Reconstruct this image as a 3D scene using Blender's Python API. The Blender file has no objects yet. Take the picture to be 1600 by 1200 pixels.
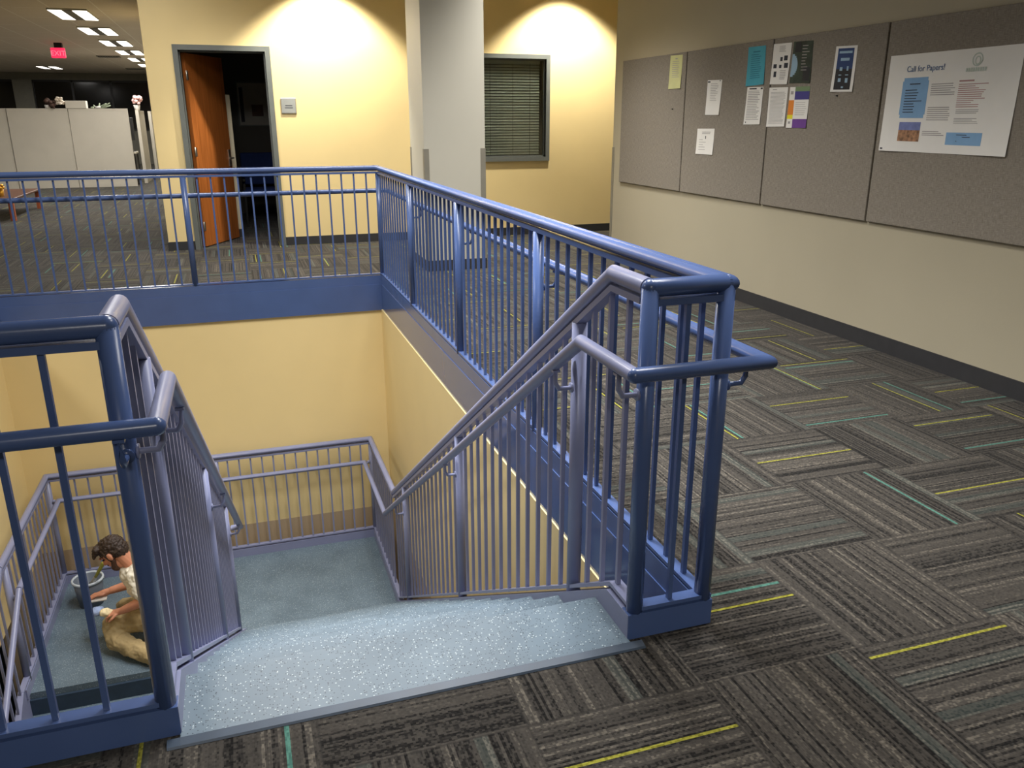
import bpy, bmesh, math, random
from mathutils import Vector, Matrix
random.seed(7)
SC = bpy.context.scene
COL = SC.collection
V = Vector

# ------------------------------------------------------------------ camera
cam_d = bpy.data.cameras.new('camera'); cam = bpy.data.objects.new('camera', cam_d); COL.objects.link(cam)
cam_d.sensor_width = 36.0; cam_d.lens = 1275.8 / 1600 * 36.0; cam_d.clip_start = 0.05; cam_d.clip_end = 200
YAW, PITCH, ROLL = -0.3179, -0.3142, -0.0018
_f = V((-math.sin(YAW)*math.cos(PITCH), math.cos(YAW)*math.cos(PITCH), math.sin(PITCH)))
_r = V((math.cos(YAW), math.sin(YAW), 0)); _u = _r.cross(_f)
_r2 = math.cos(ROLL)*_r + math.sin(ROLL)*_u; _u2 = -math.sin(ROLL)*_r + math.cos(ROLL)*_u
m = Matrix((_r2, _u2, -_f)).transposed().to_4x4(); m.translation = V((-0.9925, -1.8674, 1.4601))
cam.matrix_world = m
SC.camera = cam

# ------------------------------------------------------------------ world, exposure
W = bpy.data.worlds.new('world'); SC.world = W; W.use_nodes = True
W.node_tree.nodes['Background'].inputs[0].default_value = (1.0, 0.95, 0.86, 1)
W.node_tree.nodes['Background'].inputs[1].default_value = 0.02
SC.view_settings.view_transform = 'Standard'; SC.view_settings.look = 'None'
SC.view_settings.exposure = 0.27; SC.view_settings.gamma = 1.0

CEIL = 3.2        # ceiling over the landing hall
FARCEIL = 2.9     # ceiling of the open office beyond

# ------------------------------------------------------------------ lights
def area(name, loc, sx, sy, power, color=(1, .93, .82), spread=180, rot=(0, 0, 0)):
    d = bpy.data.lights.new(name, 'AREA'); d.shape = 'RECTANGLE'; d.size = sx; d.size_y = sy
    d.energy = power; d.color = color; d.spread = math.radians(spread)
    o = bpy.data.objects.new(name, d); COL.objects.link(o); o.location = loc; o.rotation_euler = rot
    return o
def spot(name, loc, power, angle, blend, color=(1, .90, .72), rot=(0, 0, 0), size=.06):
    d = bpy.data.lights.new(name, 'SPOT'); d.energy = power; d.spot_size = math.radians(angle); d.spot_blend = blend
    d.color = color; d.shadow_soft_size = size
    o = bpy.data.objects.new(name, d); COL.objects.link(o); o.location = loc; o.rotation_euler = rot
    return o
WARM = (1, .94, .82)
NEUT = (1, .965, .92)
# recessed cans washing the yellow wall
spot('wall_washer', (0.12, 7.88, CEIL-.03), 320, 104, .45, WARM, rot=(math.radians(8), 0, 0))
spot('wall_washer', (3.05, 7.88, CEIL-.03), 320, 104, .45, WARM, rot=(math.radians(8), 0, 0))
# ceiling troffers over the hall and the stairwell, with unseen fill lamps added among them
area('hall_troffer_or_fill', (1.0, 0.6, CEIL-.02), .6, 1.2, 30, NEUT, 115)
area('hall_troffer_or_fill', (1.0, 3.4, CEIL-.02), .6, 1.2, 30, NEUT, 115)
area('hall_troffer_or_fill', (1.7, 5.6, CEIL-.02), .6, 1.2, 36, NEUT, 95)
area('hall_troffer_or_fill', (0.2, 3.7, CEIL-.02), .6, 1.2, 30, NEUT, 125)  # unseen fill lamp added to brighten the front of the pillar
area('hall_troffer_or_fill', (-0.6, 6.8, CEIL-.02), 1.2, .6, 28, NEUT, 135)
area('hall_troffer_or_fill', (-1.6, -4.6, CEIL-.02), 1.2, .6, 120, NEUT, 150)  # unseen fill added behind the camera to light the camera-facing railings
area('hall_troffer_or_fill', (1.2, -4.6, CEIL-.02), 1.2, .6, 50, NEUT, 125)  # second fill lamp added behind the camera for the front faces
area('stair_troffer', (-0.1, 1.5, CEIL-.02), .6, 1.2, 56, (.97, .98, 1), 100)
area('stair_troffer', (-1.0, 3.8, CEIL-.02), .6, 1.2, 72, NEUT, 170)
area('hall_troffer_or_fill', (-1.8, 7.0, CEIL-.02), .6, 1.2, 24, NEUT, 170)
area('hall_troffer_or_fill', (-5.0, 3.0, CEIL-.02), .6, 1.2, 80, NEUT, 170)
# open office beyond
FAR_L = [11.59 + 2.44*k for k in range(6)]
for yy in FAR_L:
    area('office_troffer', (-2.95, yy+.6, FARCEIL-.03), .5, 1.2, 55, NEUT, 178)
area('office_troffer', (-6.5, 14.5, FARCEIL-.03), .6, 1.2, 70, NEUT, 178)
area('office_troffer', (-5.8, 26.2, FARCEIL-.04), .5, 1.2, 40, NEUT, 178)

# ------------------------------------------------------------------ node helpers
def lin(r, g=None, b=None):
    c = (r, g, b)
    return tuple((x/255/12.92 if x/255 <= .04045 else ((x/255+.055)/1.055)**2.4) for x in c) + (1,)
class NT:
    def __init__(s, name):
        s.m = bpy.data.materials.new(name); s.m.use_nodes = True; s.t = s.m.node_tree; s.n = s.t.nodes
        s.b = s.n['Principled BSDF']
    def link(s, a, b): s.t.links.new(a, b)
    def set(s, inp, v):
        if hasattr(v, 'links') or hasattr(v, 'is_output'): s.link(v, inp)
        else: inp.default_value = v
    def math(s, op, a, b=None, c=None):
        n = s.n.new('ShaderNodeMath'); n.operation = op
        s.set(n.inputs[0], a)
        if b is not None: s.set(n.inputs[1], b)
        if c is not None: s.set(n.inputs[2], c)
        return n.outputs[0]
    def pos(s):
        g = s.n.new('ShaderNodeNewGeometry'); x = s.n.new('ShaderNodeSeparateXYZ'); s.link(g.outputs['Position'], x.inputs[0])
        return g.outputs['Position'], x.outputs[0], x.outputs[1], x.outputs[2]
    def comb(s, a, b, c=0.0):
        n = s.n.new('ShaderNodeCombineXYZ'); s.set(n.inputs[0], a); s.set(n.inputs[1], b); s.set(n.inputs[2], c); return n.outputs[0]
    def white(s, vec):
        n = s.n.new('ShaderNodeTexWhiteNoise'); n.noise_dimensions = '3D'; s.link(vec, n.inputs['Vector']); return n.outputs['Value']
    def noise(s, scale, detail=3, vec=None, rough=.5):
        n = s.n.new('ShaderNodeTexNoise'); n.inputs['Scale'].default_value = scale; n.inputs['Detail'].default_value = detail
        n.inputs['Roughness'].default_value = rough
        if vec is not None: s.link(vec, n.inputs['Vector'])
        return n.outputs['Fac']
    def mix(s, f, a, b):
        n = s.n.new('ShaderNodeMix'); n.data_type = 'RGBA'
        s.set(n.inputs[0], f); s.set(n.inputs[6], a); s.set(n.inputs[7], b); return n.outputs[2]
    def ramp(s, f, stops, const=False):
        n = s.n.new('ShaderNodeValToRGB'); e = n.color_ramp.elements
        if const: n.color_ramp.interpolation = 'CONSTANT'
        while len(e) > 1: e.remove(e[-1])
        e[0].position, e[0].color = stops[0]
        for p, c in stops[1:]:
            k = e.new(p); k.color = c
        s.link(f, n.inputs[0]); return n.outputs[0]
    def bump(s, h, strength, dist=.01):
        n = s.n.new('ShaderNodeBump'); n.inputs['Strength'].default_value = strength; n.inputs['Distance'].default_value = dist
        s.link(h, n.inputs['Height']); s.link(n.outputs[0], s.b.inputs['Normal'])
def mat(name, col, rough=.5, metal=0.0, var=.06, scale=9.0, bump=0.0, bscale=200.0, spec=.5, emit=None, estr=0.0):
    t = NT(name); p, x, y, z = t.pos()
    nz = t.noise(scale, 3, p)
    c2 = tuple(min(1, v*(1+var)) for v in col[:3]) + (1,); c1 = tuple(v*(1-var) for v in col[:3]) + (1,)
    t.link(t.ramp(nz, [(.3, c1), (.7, c2)]), t.b.inputs['Base Color'])
    t.b.inputs['Roughness'].default_value = rough; t.b.inputs['Metallic'].default_value = metal
    t.b.inputs['Specular IOR Level'].default_value = spec
    if bump: t.bump(t.noise(bscale, 4, p), bump, .004)
    if emit:
        t.b.inputs['Emission Color'].default_value = emit; t.b.inputs['Emission Strength'].default_value = estr
    return t.m

M = {}
M['blue'] = mat('denim_blue_paint', lin(74, 94, 140), .26, var=.05, scale=5, bump=.05, bscale=40)
M['bluegloss'] = mat('glossy_blue_steel_fascia', lin(74, 94, 140), .09, var=.03, scale=3)
M['lav'] = mat('lavender_blue_paint', lin(130, 135, 166), .34, var=.04, scale=5, bump=.05, bscale=40)
M['yellow'] = mat('yellow_wall_paint', lin(236, 213, 156), .5, var=.02, scale=2, bump=.05, bscale=120, spec=.3)
M['beige'] = mat('beige_wall_paint', lin(172, 164, 142), .7, var=.02, scale=2, bump=.08, bscale=120, spec=.25)
M['pillar'] = mat('grey_pillar_paint', lin(186, 183, 170), .6, var=.02, scale=2, spec=.3)
M['guard'] = mat('grey_plastic_guard', lin(128, 124, 112), .5)
M['base'] = mat('charcoal_rubber_base', lin(52, 52, 54), .5, var=.08, scale=14)
M['frame'] = mat('grey_steel_frame', lin(104, 108, 104), .45)
M['ceil'] = mat('ceiling_tile', lin(212, 208, 200), .9, var=.05, scale=30, bump=.2, bscale=90)
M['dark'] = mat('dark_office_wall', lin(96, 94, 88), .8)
M['black'] = mat('black_plastic', lin(20, 20, 20), .5)
M['chrome'] = mat('satin_metal', lin(214, 210, 200), .42, metal=1.0)
M['paper'] = mat('white_paper', lin(226, 224, 218), .8, var=.02)
M['ink'] = mat('grey_ink', lin(158, 154, 152), .8)
M['inkdark'] = mat('dark_ink', lin(50, 52, 60), .8)
M['trim_dark'] = mat('dark_blue_rubber_edge', lin(44, 60, 78), .5, var=.15, scale=12)

def make_carpet():
    t = NT('striped_carpet_tile'); p, x, y, z = t.pos()
    T = .505
    u = t.math('DIVIDE', t.math('SUBTRACT', x, .08), T); v = t.math('DIVIDE', t.math('SUBTRACT', y, .238), T)
    iu = t.math('FLOOR', u); iv = t.math('FLOOR', v); fu = t.math('FRACT', u); fv = t.math('FRACT', v)
    par = t.math('MODULO', t.math('ABSOLUTE', t.math('ADD', iu, iv)), 2.0)     # 0 : stripes along y
    alongy = t.math('LESS_THAN', par, .5)
    def sel(a, b):   # a where stripes run along y
        return t.math('ADD', t.math('MULTIPLY', a, alongy), t.math('MULTIPLY', b, t.math('SUBTRACT', 1.0, alongy)))
    ac = sel(fu, fv); al = sel(fv, fu)
    def rnd(k): return t.white(t.comb(iu, iv, k))
    N = 62.0
    wob = t.math('MULTIPLY', t.math('SUBTRACT', t.noise(60, 1, t.comb(t.math('MULTIPLY', al, .4), t.math('MULTIPLY', iu, 7.0), iv)), .5), .004)
    k = t.math('FLOOR', t.math('MULTIPLY', t.math('ADD', ac, wob), N))
    s1 = t.white(t.comb(k, t.math('ADD', t.math('MULTIPLY', iu, 3.7), t.math('MULTIPLY', iv, 11.3)), 2.0))
    k2 = t.math('FLOOR', t.math('MULTIPLY', ac, 14.0))
    s2 = t.white(t.comb(k2, t.math('ADD', t.math('MULTIPLY', iu, 5.1), t.math('MULTIPLY', iv, 2.3)), 5.0))
    loop = t.white(t.comb(t.math('FLOOR', t.math('MULTIPLY', ac, 92.0)), t.math('FLOOR', t.math('MULTIPLY', al, 70.0)), t.math('ADD', iu, t.math('MULTIPLY', iv, 13.0))))
    val = t.math('ADD', t.math('ADD', t.math('MULTIPLY', s1, .52), t.math('MULTIPLY', s2, .22)), t.math('MULTIPLY', loop, .34))
    c = t.ramp(val, [(.18, lin(13, 12, 11)), (.33, lin(33, 31, 29)), (.44, lin(53, 50, 46)), (.75, lin(66, 62, 57)), (1.0, lin(104, 98, 88))])
    c = t.mix(t.math('MULTIPLY', t.math('GREATER_THAN', s2, .88), .16), c, lin(62, 84, 80))
    def stripe(seed, width, prob):
        d = t.math('ABSOLUTE', t.math('SUBTRACT', ac, t.math('ADD', .08, t.math('MULTIPLY', rnd(seed), .84))))
        return t.math('MULTIPLY', t.math('LESS_THAN', d, width), t.math('LESS_THAN', rnd(seed+1), prob))
    c = t.mix(stripe(11.0, .012, .38), c, t.mix(loop, lin(56, 92, 84), lin(80, 124, 110)))
    c = t.mix(stripe(31.0, .0095, .72), c, t.mix(loop, lin(104, 101, 30), lin(150, 147, 58)))
    edge = t.math('LESS_THAN', t.math('MINIMUM', t.math('MINIMUM', fu, t.math('SUBTRACT', 1.0, fu)), t.math('MINIMUM', fv, t.math('SUBTRACT', 1.0, fv))), .006)
    c = t.mix(t.math('MULTIPLY', edge, .5), c, lin(40, 38, 36))
    t.link(c, t.b.inputs['Base Color']); t.b.inputs['Roughness'].default_value = .95; t.b.inputs['Specular IOR Level'].default_value = .1
    t.b.inputs['Sheen Weight'].default_value = .12; t.b.inputs['Sheen Roughness'].default_value = .45
    t.bump(val, .5, .006)
    return t.m
M['carpet'] = make_carpet()

def make_rubber():
    t = NT('speckled_rubber_floor'); p, x, y, z = t.pos()
    def specks(scale, thr, seed):
        n = t.n.new('ShaderNodeTexVoronoi'); n.inputs['Scale'].default_value = scale
        mp = t.n.new('ShaderNodeMapping'); mp.inputs['Location'].default_value = (seed, seed*1.7, seed*.6); t.link(p, mp.inputs[0]); t.link(mp.outputs[0], n.inputs['Vector'])
        keep = t.n.new('ShaderNodeSeparateColor'); t.link(n.outputs['Color'], keep.inputs[0])
        return t.math('MULTIPLY', t.math('LESS_THAN', n.outputs['Distance'], .34), t.math('LESS_THAN', keep.outputs[0], thr))
    base = t.ramp(t.noise(4, 4, p), [(.3, lin(88, 104, 116)), (.7, lin(102, 119, 131))])
    c = t.mix(specks(170, .26, 1.3), base, lin(50, 62, 74))
    c = t.mix(specks(155, .17, 7.1), c, lin(172, 184, 188))
    t.link(c, t.b.inputs['Base Color']); t.b.inputs['Roughness'].default_value = .42; t.b.inputs['Specular IOR Level'].default_value = .4
    return t.m
M['rubber'] = make_rubber()

def make_fabric():
    t = NT('woven_board_fabric'); p, x, y, z = t.pos()
    a = t.noise(1, 3, t.comb(t.math('MULTIPLY', y, 30.0), t.math('MULTIPLY', z, 340.0), 0.0))
    b = t.noise(1, 3, t.comb(t.math('MULTIPLY', y, 340.0), t.math('MULTIPLY', z, 30.0), 3.0))
    f = t.math('MULTIPLY', t.math('ADD', a, b), .5)
    t.link(t.ramp(f, [(.3, lin(112, 104, 94)), (.5, lin(134, 127, 116)), (.7, lin(154, 148, 138))]), t.b.inputs['Base Color'])
    t.b.inputs['Roughness'].default_value = .95; t.b.inputs['Specular IOR Level'].default_value = .1
    t.bump(f, .4, .002)
    return t.m
M['fabric'] = make_fabric()

def make_wood(name, c1, c2, axis='Z'):
    t = NT(name); p, x, y, z = t.pos()
    vec = t.comb(t.math('MULTIPLY', x, 40.0), t.math('MULTIPLY', y, 40.0), t.math('MULTIPLY', z, 2.0))
    n = t.noise(1, 4, vec); t.link(t.ramp(n, [(.3, c1), (.7, c2)]), t.b.inputs['Base Color'])
    t.b.inputs['Roughness'].default_value = .4
    return t.m
M['door'] = make_wood('orange_cherry_veneer', lin(146, 82, 34), lin(180, 106, 50))
M['redwood'] = make_wood('red_brown_wood', lin(150, 78, 48), lin(186, 104, 70))
M['panelfab'] = mat('cubicle_fabric', lin(196, 190, 176), .9, var=.03, scale=3)
M['paneltrim'] = mat('cubicle_trim', lin(120, 116, 106), .6)
M['lens'] = mat('light_lens', lin(255, 250, 238), .5, emit=(1, .95, .85, 1), estr=3.0)
M['exit'] = mat('red_exit_glow', lin(230, 30, 60), .5, emit=(1, .03, .10, 1), estr=.9)
M['nightglass'] = mat('dark_night_glass', lin(18, 17, 15), .12)
M['greywall'] = mat('far_grey_wall', lin(120, 118, 108), .8)

# ------------------------------------------------------------------ mesh builder
class MB:
    def __init__(s): s.v = []; s.f = []; s.mi = []; s.sm = []
    def add(s, vs, fs, mi=0, smooth=False):
        o = len(s.v); s.v += [tuple(v) for v in vs]
        for f in fs: s.f.append([o+i for i in f]); s.mi.append(mi); s.sm.append(smooth)
        return s
    def box(s, x0, x1, y0, y1, z0, z1, mi=0):
        if x0 > x1: x0, x1 = x1, x0
        if y0 > y1: y0, y1 = y1, y0
        if z0 > z1: z0, z1 = z1, z0
        vs = [(x0, y0, z0), (x1, y0, z0), (x1, y1, z0), (x0, y1, z0), (x0, y0, z1), (x1, y0, z1), (x1, y1, z1), (x0, y1, z1)]
        return s.add(vs, [(0, 3, 2, 1), (4, 5, 6, 7), (0, 1, 5, 4), (1, 2, 6, 5), (2, 3, 7, 6), (3, 0, 4, 7)], mi)
    def rbox(s, x0, x1, y0, y1, z0, z1, r, mi=0):
        bm = bmesh.new(); bmesh.ops.create_cube(bm, size=1)
        for v in bm.verts: v.co = V(((x0+x1)/2+v.co.x*(x1-x0), (y0+y1)/2+v.co.y*(y1-y0), (z0+z1)/2+v.co.z*(z1-z0)))
        bmesh.ops.bevel(bm, geom=bm.edges[:], offset=r, segments=3, profile=.5, affect='EDGES')
        bm.verts.index_update(); s.add([v.co for v in bm.verts], [[v.index for v in f.verts] for f in bm.faces], mi); bm.free(); return s
    def prism_x(s, poly, x0, x1, mi=0):      # poly in (y, z)
        n = len(poly); vs = [(x0, a, b) for a, b in poly] + [(x1, a, b) for a, b in poly]
        return s.add(vs, [list(range(n)), list(range(2*n-1, n-1, -1))] + [(i, i+n, (i+1) % n+n, (i+1) % n) for i in range(n)], mi)
    def sweep(s, path, prof, mi=0, smooth=False, up=V((0, 0, 1)), closed_caps=True):
        P = [V(p) for p in path]; n = len(prof); rings = []
        fr = []
        for i in range(len(P)-1):
            d = (P[i+1]-P[i]).normalized(); sd = d.cross(up)
            sd = sd.normalized() if sd.length > 1e-4 else V((1, 0, 0))
            fr.append((d, sd, sd.cross(d)))
        for i, p in enumerate(P):
            a = fr[max(0, i-1)]; d, sd, u = a
            nrm = d if i in (0, len(P)-1) else (fr[i-1][0]+fr[i][0]).normalized()
            if i == 0: d, sd, u = fr[0]; nrm = d
            ring = []
            for px, py in prof:
                q = p + sd*px + u*py
                q = q + d*((p-q).dot(nrm)/d.dot(nrm)); ring.append(q)
            rings.append(ring)
        vs = [q for r in rings for q in r]; fs = []
        for i in range(len(P)-1):
            for j in range(n):
                fs.append((i*n+j, i*n+(j+1) % n, (i+1)*n+(j+1) % n, (i+1)*n+j))
        s.add(vs, fs, mi, smooth)
        if closed_caps:
            s.add(rings[0], [list(range(n-1, -1, -1))], mi); s.add(rings[-1], [list(range(n))], mi)
        return s
    def tube(s, path, r, mi=0, seg=14):
        return s.sweep(path, [(r*math.cos(2*math.pi*k/seg), r*math.sin(2*math.pi*k/seg)) for k in range(seg)], mi, True)
    def bar(s, path, w, h, mi=0):
        return s.sweep(path, [(-w/2, -h/2), (w/2, -h/2), (w/2, h/2), (-w/2, h/2)], mi)
    def lathe(s, prof, c, seg=24, mi=0, axis=V((0, 0, 1)), smooth=True):   # prof (r, h)
        ax = V(axis).normalized(); a = ax.orthogonal().normalized(); b = ax.cross(a); n = len(prof); c = V(c)
        vs = [c + ax*h + (a*math.cos(2*math.pi*k/seg)+b*math.sin(2*math.pi*k/seg))*max(r, 1e-5) for k in range(seg) for r, h in prof]
        fs = [(k*n+j, ((k+1) % seg)*n+j, ((k+1) % seg)*n+j+1, k*n+j+1) for k in range(seg) for j in range(n-1)]
        return s.add(vs, fs, mi, smooth)
    def capsule(s, p1, r1, p2, r2, mi=0, seg=14):
        p1, p2 = V(p1), V(p2); L = (p2-p1).length; ax = (p2-p1).normalized() if L > 1e-6 else V((0, 0, 1))
        prof = [(r1*math.sin(t), -r1*math.cos(t)) for t in [math.pi/2*k/5 for k in range(6)]] + [(r2*math.cos(t), L+r2*math.sin(t)) for t in [math.pi/2*k/5 for k in range(6)]]
        return s.lathe(prof, p1, seg, mi, ax)
    def ellipsoid(s, c, axes, seg=18, mi=0):     # axes : three vectors (direction*radius)
        c = V(c); a, b, d = [V(x) for x in axes]; vs = []; R = seg//2
        for i in range(R+1):
            t = math.pi*i/R
            for k in range(seg):
                q = 2*math.pi*k/seg
                vs.append(c + d*math.cos(t) + (a*math.cos(q)+b*math.sin(q))*max(math.sin(t), 1e-4))
        fs = [(i*seg+k, (i+1)*seg+k, (i+1)*seg+(k+1) % seg, i*seg+(k+1) % seg) for i in range(R) for k in range(seg)]
        return s.add(vs, fs, mi, True)
    def build(s, name, mats, parent=None, fix=True):
        me = bpy.data.meshes.new(name); me.from_pydata(s.v, [], s.f)
        if not isinstance(mats, (list, tuple)): mats = [mats]
        for m_ in mats: me.materials.append(M[m_] if isinstance(m_, str) else m_)
        for p, mi, sm in zip(me.polygons, s.mi, s.sm): p.material_index = mi; p.use_smooth = sm
        if fix:
            bm = bmesh.new(); bm.from_mesh(me); bmesh.ops.recalc_face_normals(bm, faces=bm.faces[:]); bm.to_mesh(me); bm.free()
        me.update()
        o = bpy.data.objects.new(name, me); COL.objects.link(o)
        if parent is not None:
            o.parent = parent; o.matrix_parent_inverse = Matrix.Translation(-world_loc(parent))
        return o
def world_loc(o):
    l = V(o.location)
    return l     # parents are Empties at top level or meshes at the origin offset handled below
def tag(o, label=None, cat=None, group=None, kind=None):
    if label: o['label'] = label
    if cat: o['category'] = cat
    if group: o['group'] = group
    if kind: o['kind'] = kind
    return o
def thing(name, label, cat, loc, group=None):
    o = bpy.data.objects.new(name, None); COL.objects.link(o); o.location = loc; o.empty_display_size = .1
    return tag(o, label, cat, group)
def sub(mb, name, mats, parent):          # part of a part: parent is a mesh whose own frame equals the thing's local frame
    root = parent.parent
    o = mb.build(name, mats); o.parent = parent
    o.matrix_parent_inverse = Matrix.Identity(4) if root is None else Matrix.Identity(4)
    return o
def struct(o): o['kind'] = 'structure'; return o

# ------------------------------------------------------------------ setting
HX0, HX1, HY0, HY1 = -3.0, .204, .022, 5.655           # stair opening in the floor
fl = MB()
def slab(x0, x1, y0, y1, z0=-.236, z1=0.0): fl.box(x0, x1, y0, y1, z0, z1)
slab(-10, HX0, -7, 30); slab(HX1, 9, -7, 30); slab(HX0, HX1, -7, HY0); slab(HX0, HX1, HY1, 30)
struct(fl.build('floor', 'carpet'))
struct(MB().box(-10, 9, -7, 14, -5.2, -5.04).build('floor_lower', 'rubber'))
struct(MB().box(-1.8, 9, -7, 9.2, CEIL, CEIL+.1).box(-10, -1.8, -7, 9.2, CEIL, CEIL+.1).build('ceiling', 'ceil'))
def make_grid_ceiling():
    t = NT('ceiling_grid_tile'); p, x, y, z = t.pos()
    fx = t.math('FRACT', t.math('DIVIDE', t.math('ADD', x, 30.0), .61)); fy = t.math('FRACT', t.math('DIVIDE', t.math('ADD', y, 3.0), 1.22))
    e = t.math('MAXIMUM', t.math('LESS_THAN', fx, .03), t.math('LESS_THAN', fy, .015))
    base = t.ramp(t.noise(60, 3, p), [(.3, lin(214, 202, 188)), (.7, lin(226, 216, 202))])
    t.link(t.mix(e, base, lin(240, 234, 224)), t.b.inputs['Base Color']); t.b.inputs['Roughness'].default_value = .9
    return t.m
M['grid'] = make_grid_ceiling()
struct(MB().box(-10, -1.8, 9.2, 30, FARCEIL, FARCEIL+.1).box(-10, -1.8, 9.1, 9.2, FARCEIL, CEIL).build('ceiling_open_office', 'grid'))
# long beige wall on the right with an outer corner
RX = 2.93; RY = 6.54
struct(MB().box(RX, RX+.25, -7, RY, 0, CEIL).box(RX+.25, 9, RY-.2, RY, 0, CEIL).build('wall_right', 'beige'))
struct(MB().box(RX-.008, RX, -7, RY+.008, 0, .105).box(RX-.008, 9, RY, RY+.008, 0, .105).build('baseboard_right', 'base'))
# yellow wall at the end of the hall, with door opening and window hole
FY = 8.45
DX0, DX1, DZ = -1.455, -.535, 2.185
WX0, WX1, WZ0, WZ1 = 1.95, 2.86, .99, 2.17
w = MB()
for a, b, c, d in ((-1.8, DX0, 0, CEIL), (DX0, DX1, DZ, CEIL), (DX1, WX0, 0, CEIL), (WX0, WX1, 0, WZ0), (WX0, WX1, WZ1, CEIL), (WX1, 9, 0, CEIL)):
    w.box(a, b, FY, FY+.14, c, d)
w.box(-1.8, -1.66, FY+.14, 12.6, 0, CEIL)
struct(w.build('wall_far', 'yellow'))
b = MB()
for a, c in ((-1.8, DX0-.05), (DX1+.05, 9)): b.box(a, c, FY-.008, FY, 0, .10)
b.box(-1.808, -1.8, FY-.008, 12.6, 0, .10)
struct(b.build('baseboard_far', 'base'))
# office behind the door
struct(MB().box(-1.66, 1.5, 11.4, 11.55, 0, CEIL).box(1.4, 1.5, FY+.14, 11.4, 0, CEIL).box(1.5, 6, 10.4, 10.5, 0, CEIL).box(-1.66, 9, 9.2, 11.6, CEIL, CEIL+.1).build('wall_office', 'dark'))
struct(MB().box(-1.64, 1.4, 11.385, 11.4, 0, .1).build('baseboard_office', 'base'))
# surrounding walls outside the view that close the hall
struct(MB().box(-10, 9, -7.15, -7, 0, CEIL).build('wall_back', 'beige'))
struct(MB().box(-10.15, -10, -7, 30, 0, CEIL).build('wall_left', 'beige'))
struct(MB().box(8.9, 9, RY, 12, 0, CEIL).build('wall_side_corridor', 'yellow'))
# far end of the open office
fw = MB(); fw.box(-10, 2, 29.6, 29.75, 0, 1.1).box(-10, 2, 29.6, 29.75, 2.68, FARCEIL+.1)
for xa, xb in ((-10, -9.2), (-7.45, -6.9), (-3.45, 2.0)): fw.box(xa, xb, 29.45, 29.7, 1.1, 2.68)
struct(fw.build('wall_office_far', 'greywall'))
struct(MB().box(-1.8, -1.6, 12.6, 29.6, 0, FARCEIL).build('wall_office_side', 'beige'))
for i, (xa, xb) in enumerate(((-9.2, -7.45), (-6.9, -3.45))):
    g = MB().box(xa, xb, 29.6, 29.62, 1.1, 2.68, 0)
    g.box(xa, xb, 29.55, 29.6, 2.62, 2.68, 1).box(xa, xb, 29.55, 29.6, 1.1, 1.16, 1)
    nb = 3 if i else 2
    for k in range(nb+1):
        xx = xa + (xb-xa)*k/nb; g.box(max(xa, xx-.03), min(xb, xx+.03), 29.55, 29.6, 1.1, 2.68, 1)
    struct(g.build('window_%d' % (i+2), ['nightglass', 'black']))
# stairwell: fascia, yellow walls
struct(MB().box(HX1-.004, HX1+.03, .022, 5.66, -.24, .0).build('trim_1', 'bluegloss'))
struct(MB().box(HX0, HX1, 5.643, 5.668, -.245, .0).build('trim_2', 'blue'))
ZT = -2.26
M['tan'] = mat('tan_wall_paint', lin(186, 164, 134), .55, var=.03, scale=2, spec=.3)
struct(MB().box(.192, .40, .05, 5.80, ZT, -.24).build('wall_well_right', 'yellow'))
struct(MB().box(-3.2, .2, 5.66, 5.80, ZT, -.24).build('wall_well_far', 'yellow'))
struct(MB().box(-3.2, -2.99, -.1, 5.66, ZT, -.24).build('wall_well_left', 'yellow'))
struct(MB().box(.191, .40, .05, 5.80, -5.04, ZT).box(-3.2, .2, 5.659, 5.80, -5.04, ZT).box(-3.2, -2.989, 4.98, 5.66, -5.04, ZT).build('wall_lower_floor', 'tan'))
struct(MB().box(-3.2, .2, -.12, .02, -5.04, -.3).build('wall_well_near', 'yellow'))
struct(MB().box(HX0-.02, HX0+.01, .022, 5.66, -.24, 0).build('trim_3', 'blue'))

# ------------------------------------------------------------------ stair geometry
RISE, GO, NN, Y0 = .18, .29, 14, .21
ZL = -RISE*NN                       # landing level -2.52
SL = RISE/GO
XR, XL = 0.0, -1.283               # rail lines of the upper flight
HR, HH = 1.043, .84
stairs = thing('staircase', 'speckled blue-grey rubber staircase going down to the landing in the stairwell', 'stairs', (-.64, .1, 0))
xa, xb = XL+.025, XR-.028
top = MB().box(xa, xb, -.0435, Y0, -.04, .004); top.build('top_platform', 'rubber', stairs)
for k in range(NN):
    yk = Y0 + GO*(k-1) if k else None
    zt = -RISE*k
    st = MB()
    if k: st.box(xa, xb, yk-.02, yk+GO+.025, zt-.035, zt)
    yr = Y0 + GO*k
    st.box(xa, xb, yr-.012, yr+.006, zt-RISE, zt-.0351 if k else -.041)
    st.build('step', 'rubber', stairs)
YLN = Y0 + GO*(NN-1)                # landing begins
LX0, LX1, LY1 = -2.80, 0.0, 5.53
MB().box(LX0-.03, LX1+.02, YLN-.03, LY1+.02, ZL-.16, ZL).build('landing', 'rubber', stairs)
def zbar(y): return .092 if y < .13 else max(.092-SL*(y-.13), ZL+.092)
def stringer(x0, x1, mname):
    yk = .13; ye = yk + (.092-.012-(ZL+.08))/SL
    poly = [(-.022, 0.0), (-.022, .08), (.13, .08), (ye, ZL+.08), (ye, ZL-.12), (YLN-.05, ZL-.12), (.2, -.35), (-.022, -.3)]
    poly = [(-.02, -.28), (-.02, .08), (.13, .08), (ye-.02, ZL+.08), (ye-.02, ZL-.2), (4.0, ZL-.2), (.35, -.32)]
    return MB().prism_x(poly, x0, x1)
stringer(XR-.03, XR+.02, 0).build('stringer', 'lav', stairs)
stringer(XL-.02, XL+.028, 0).build('stringer', 'lav', stairs)
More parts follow.
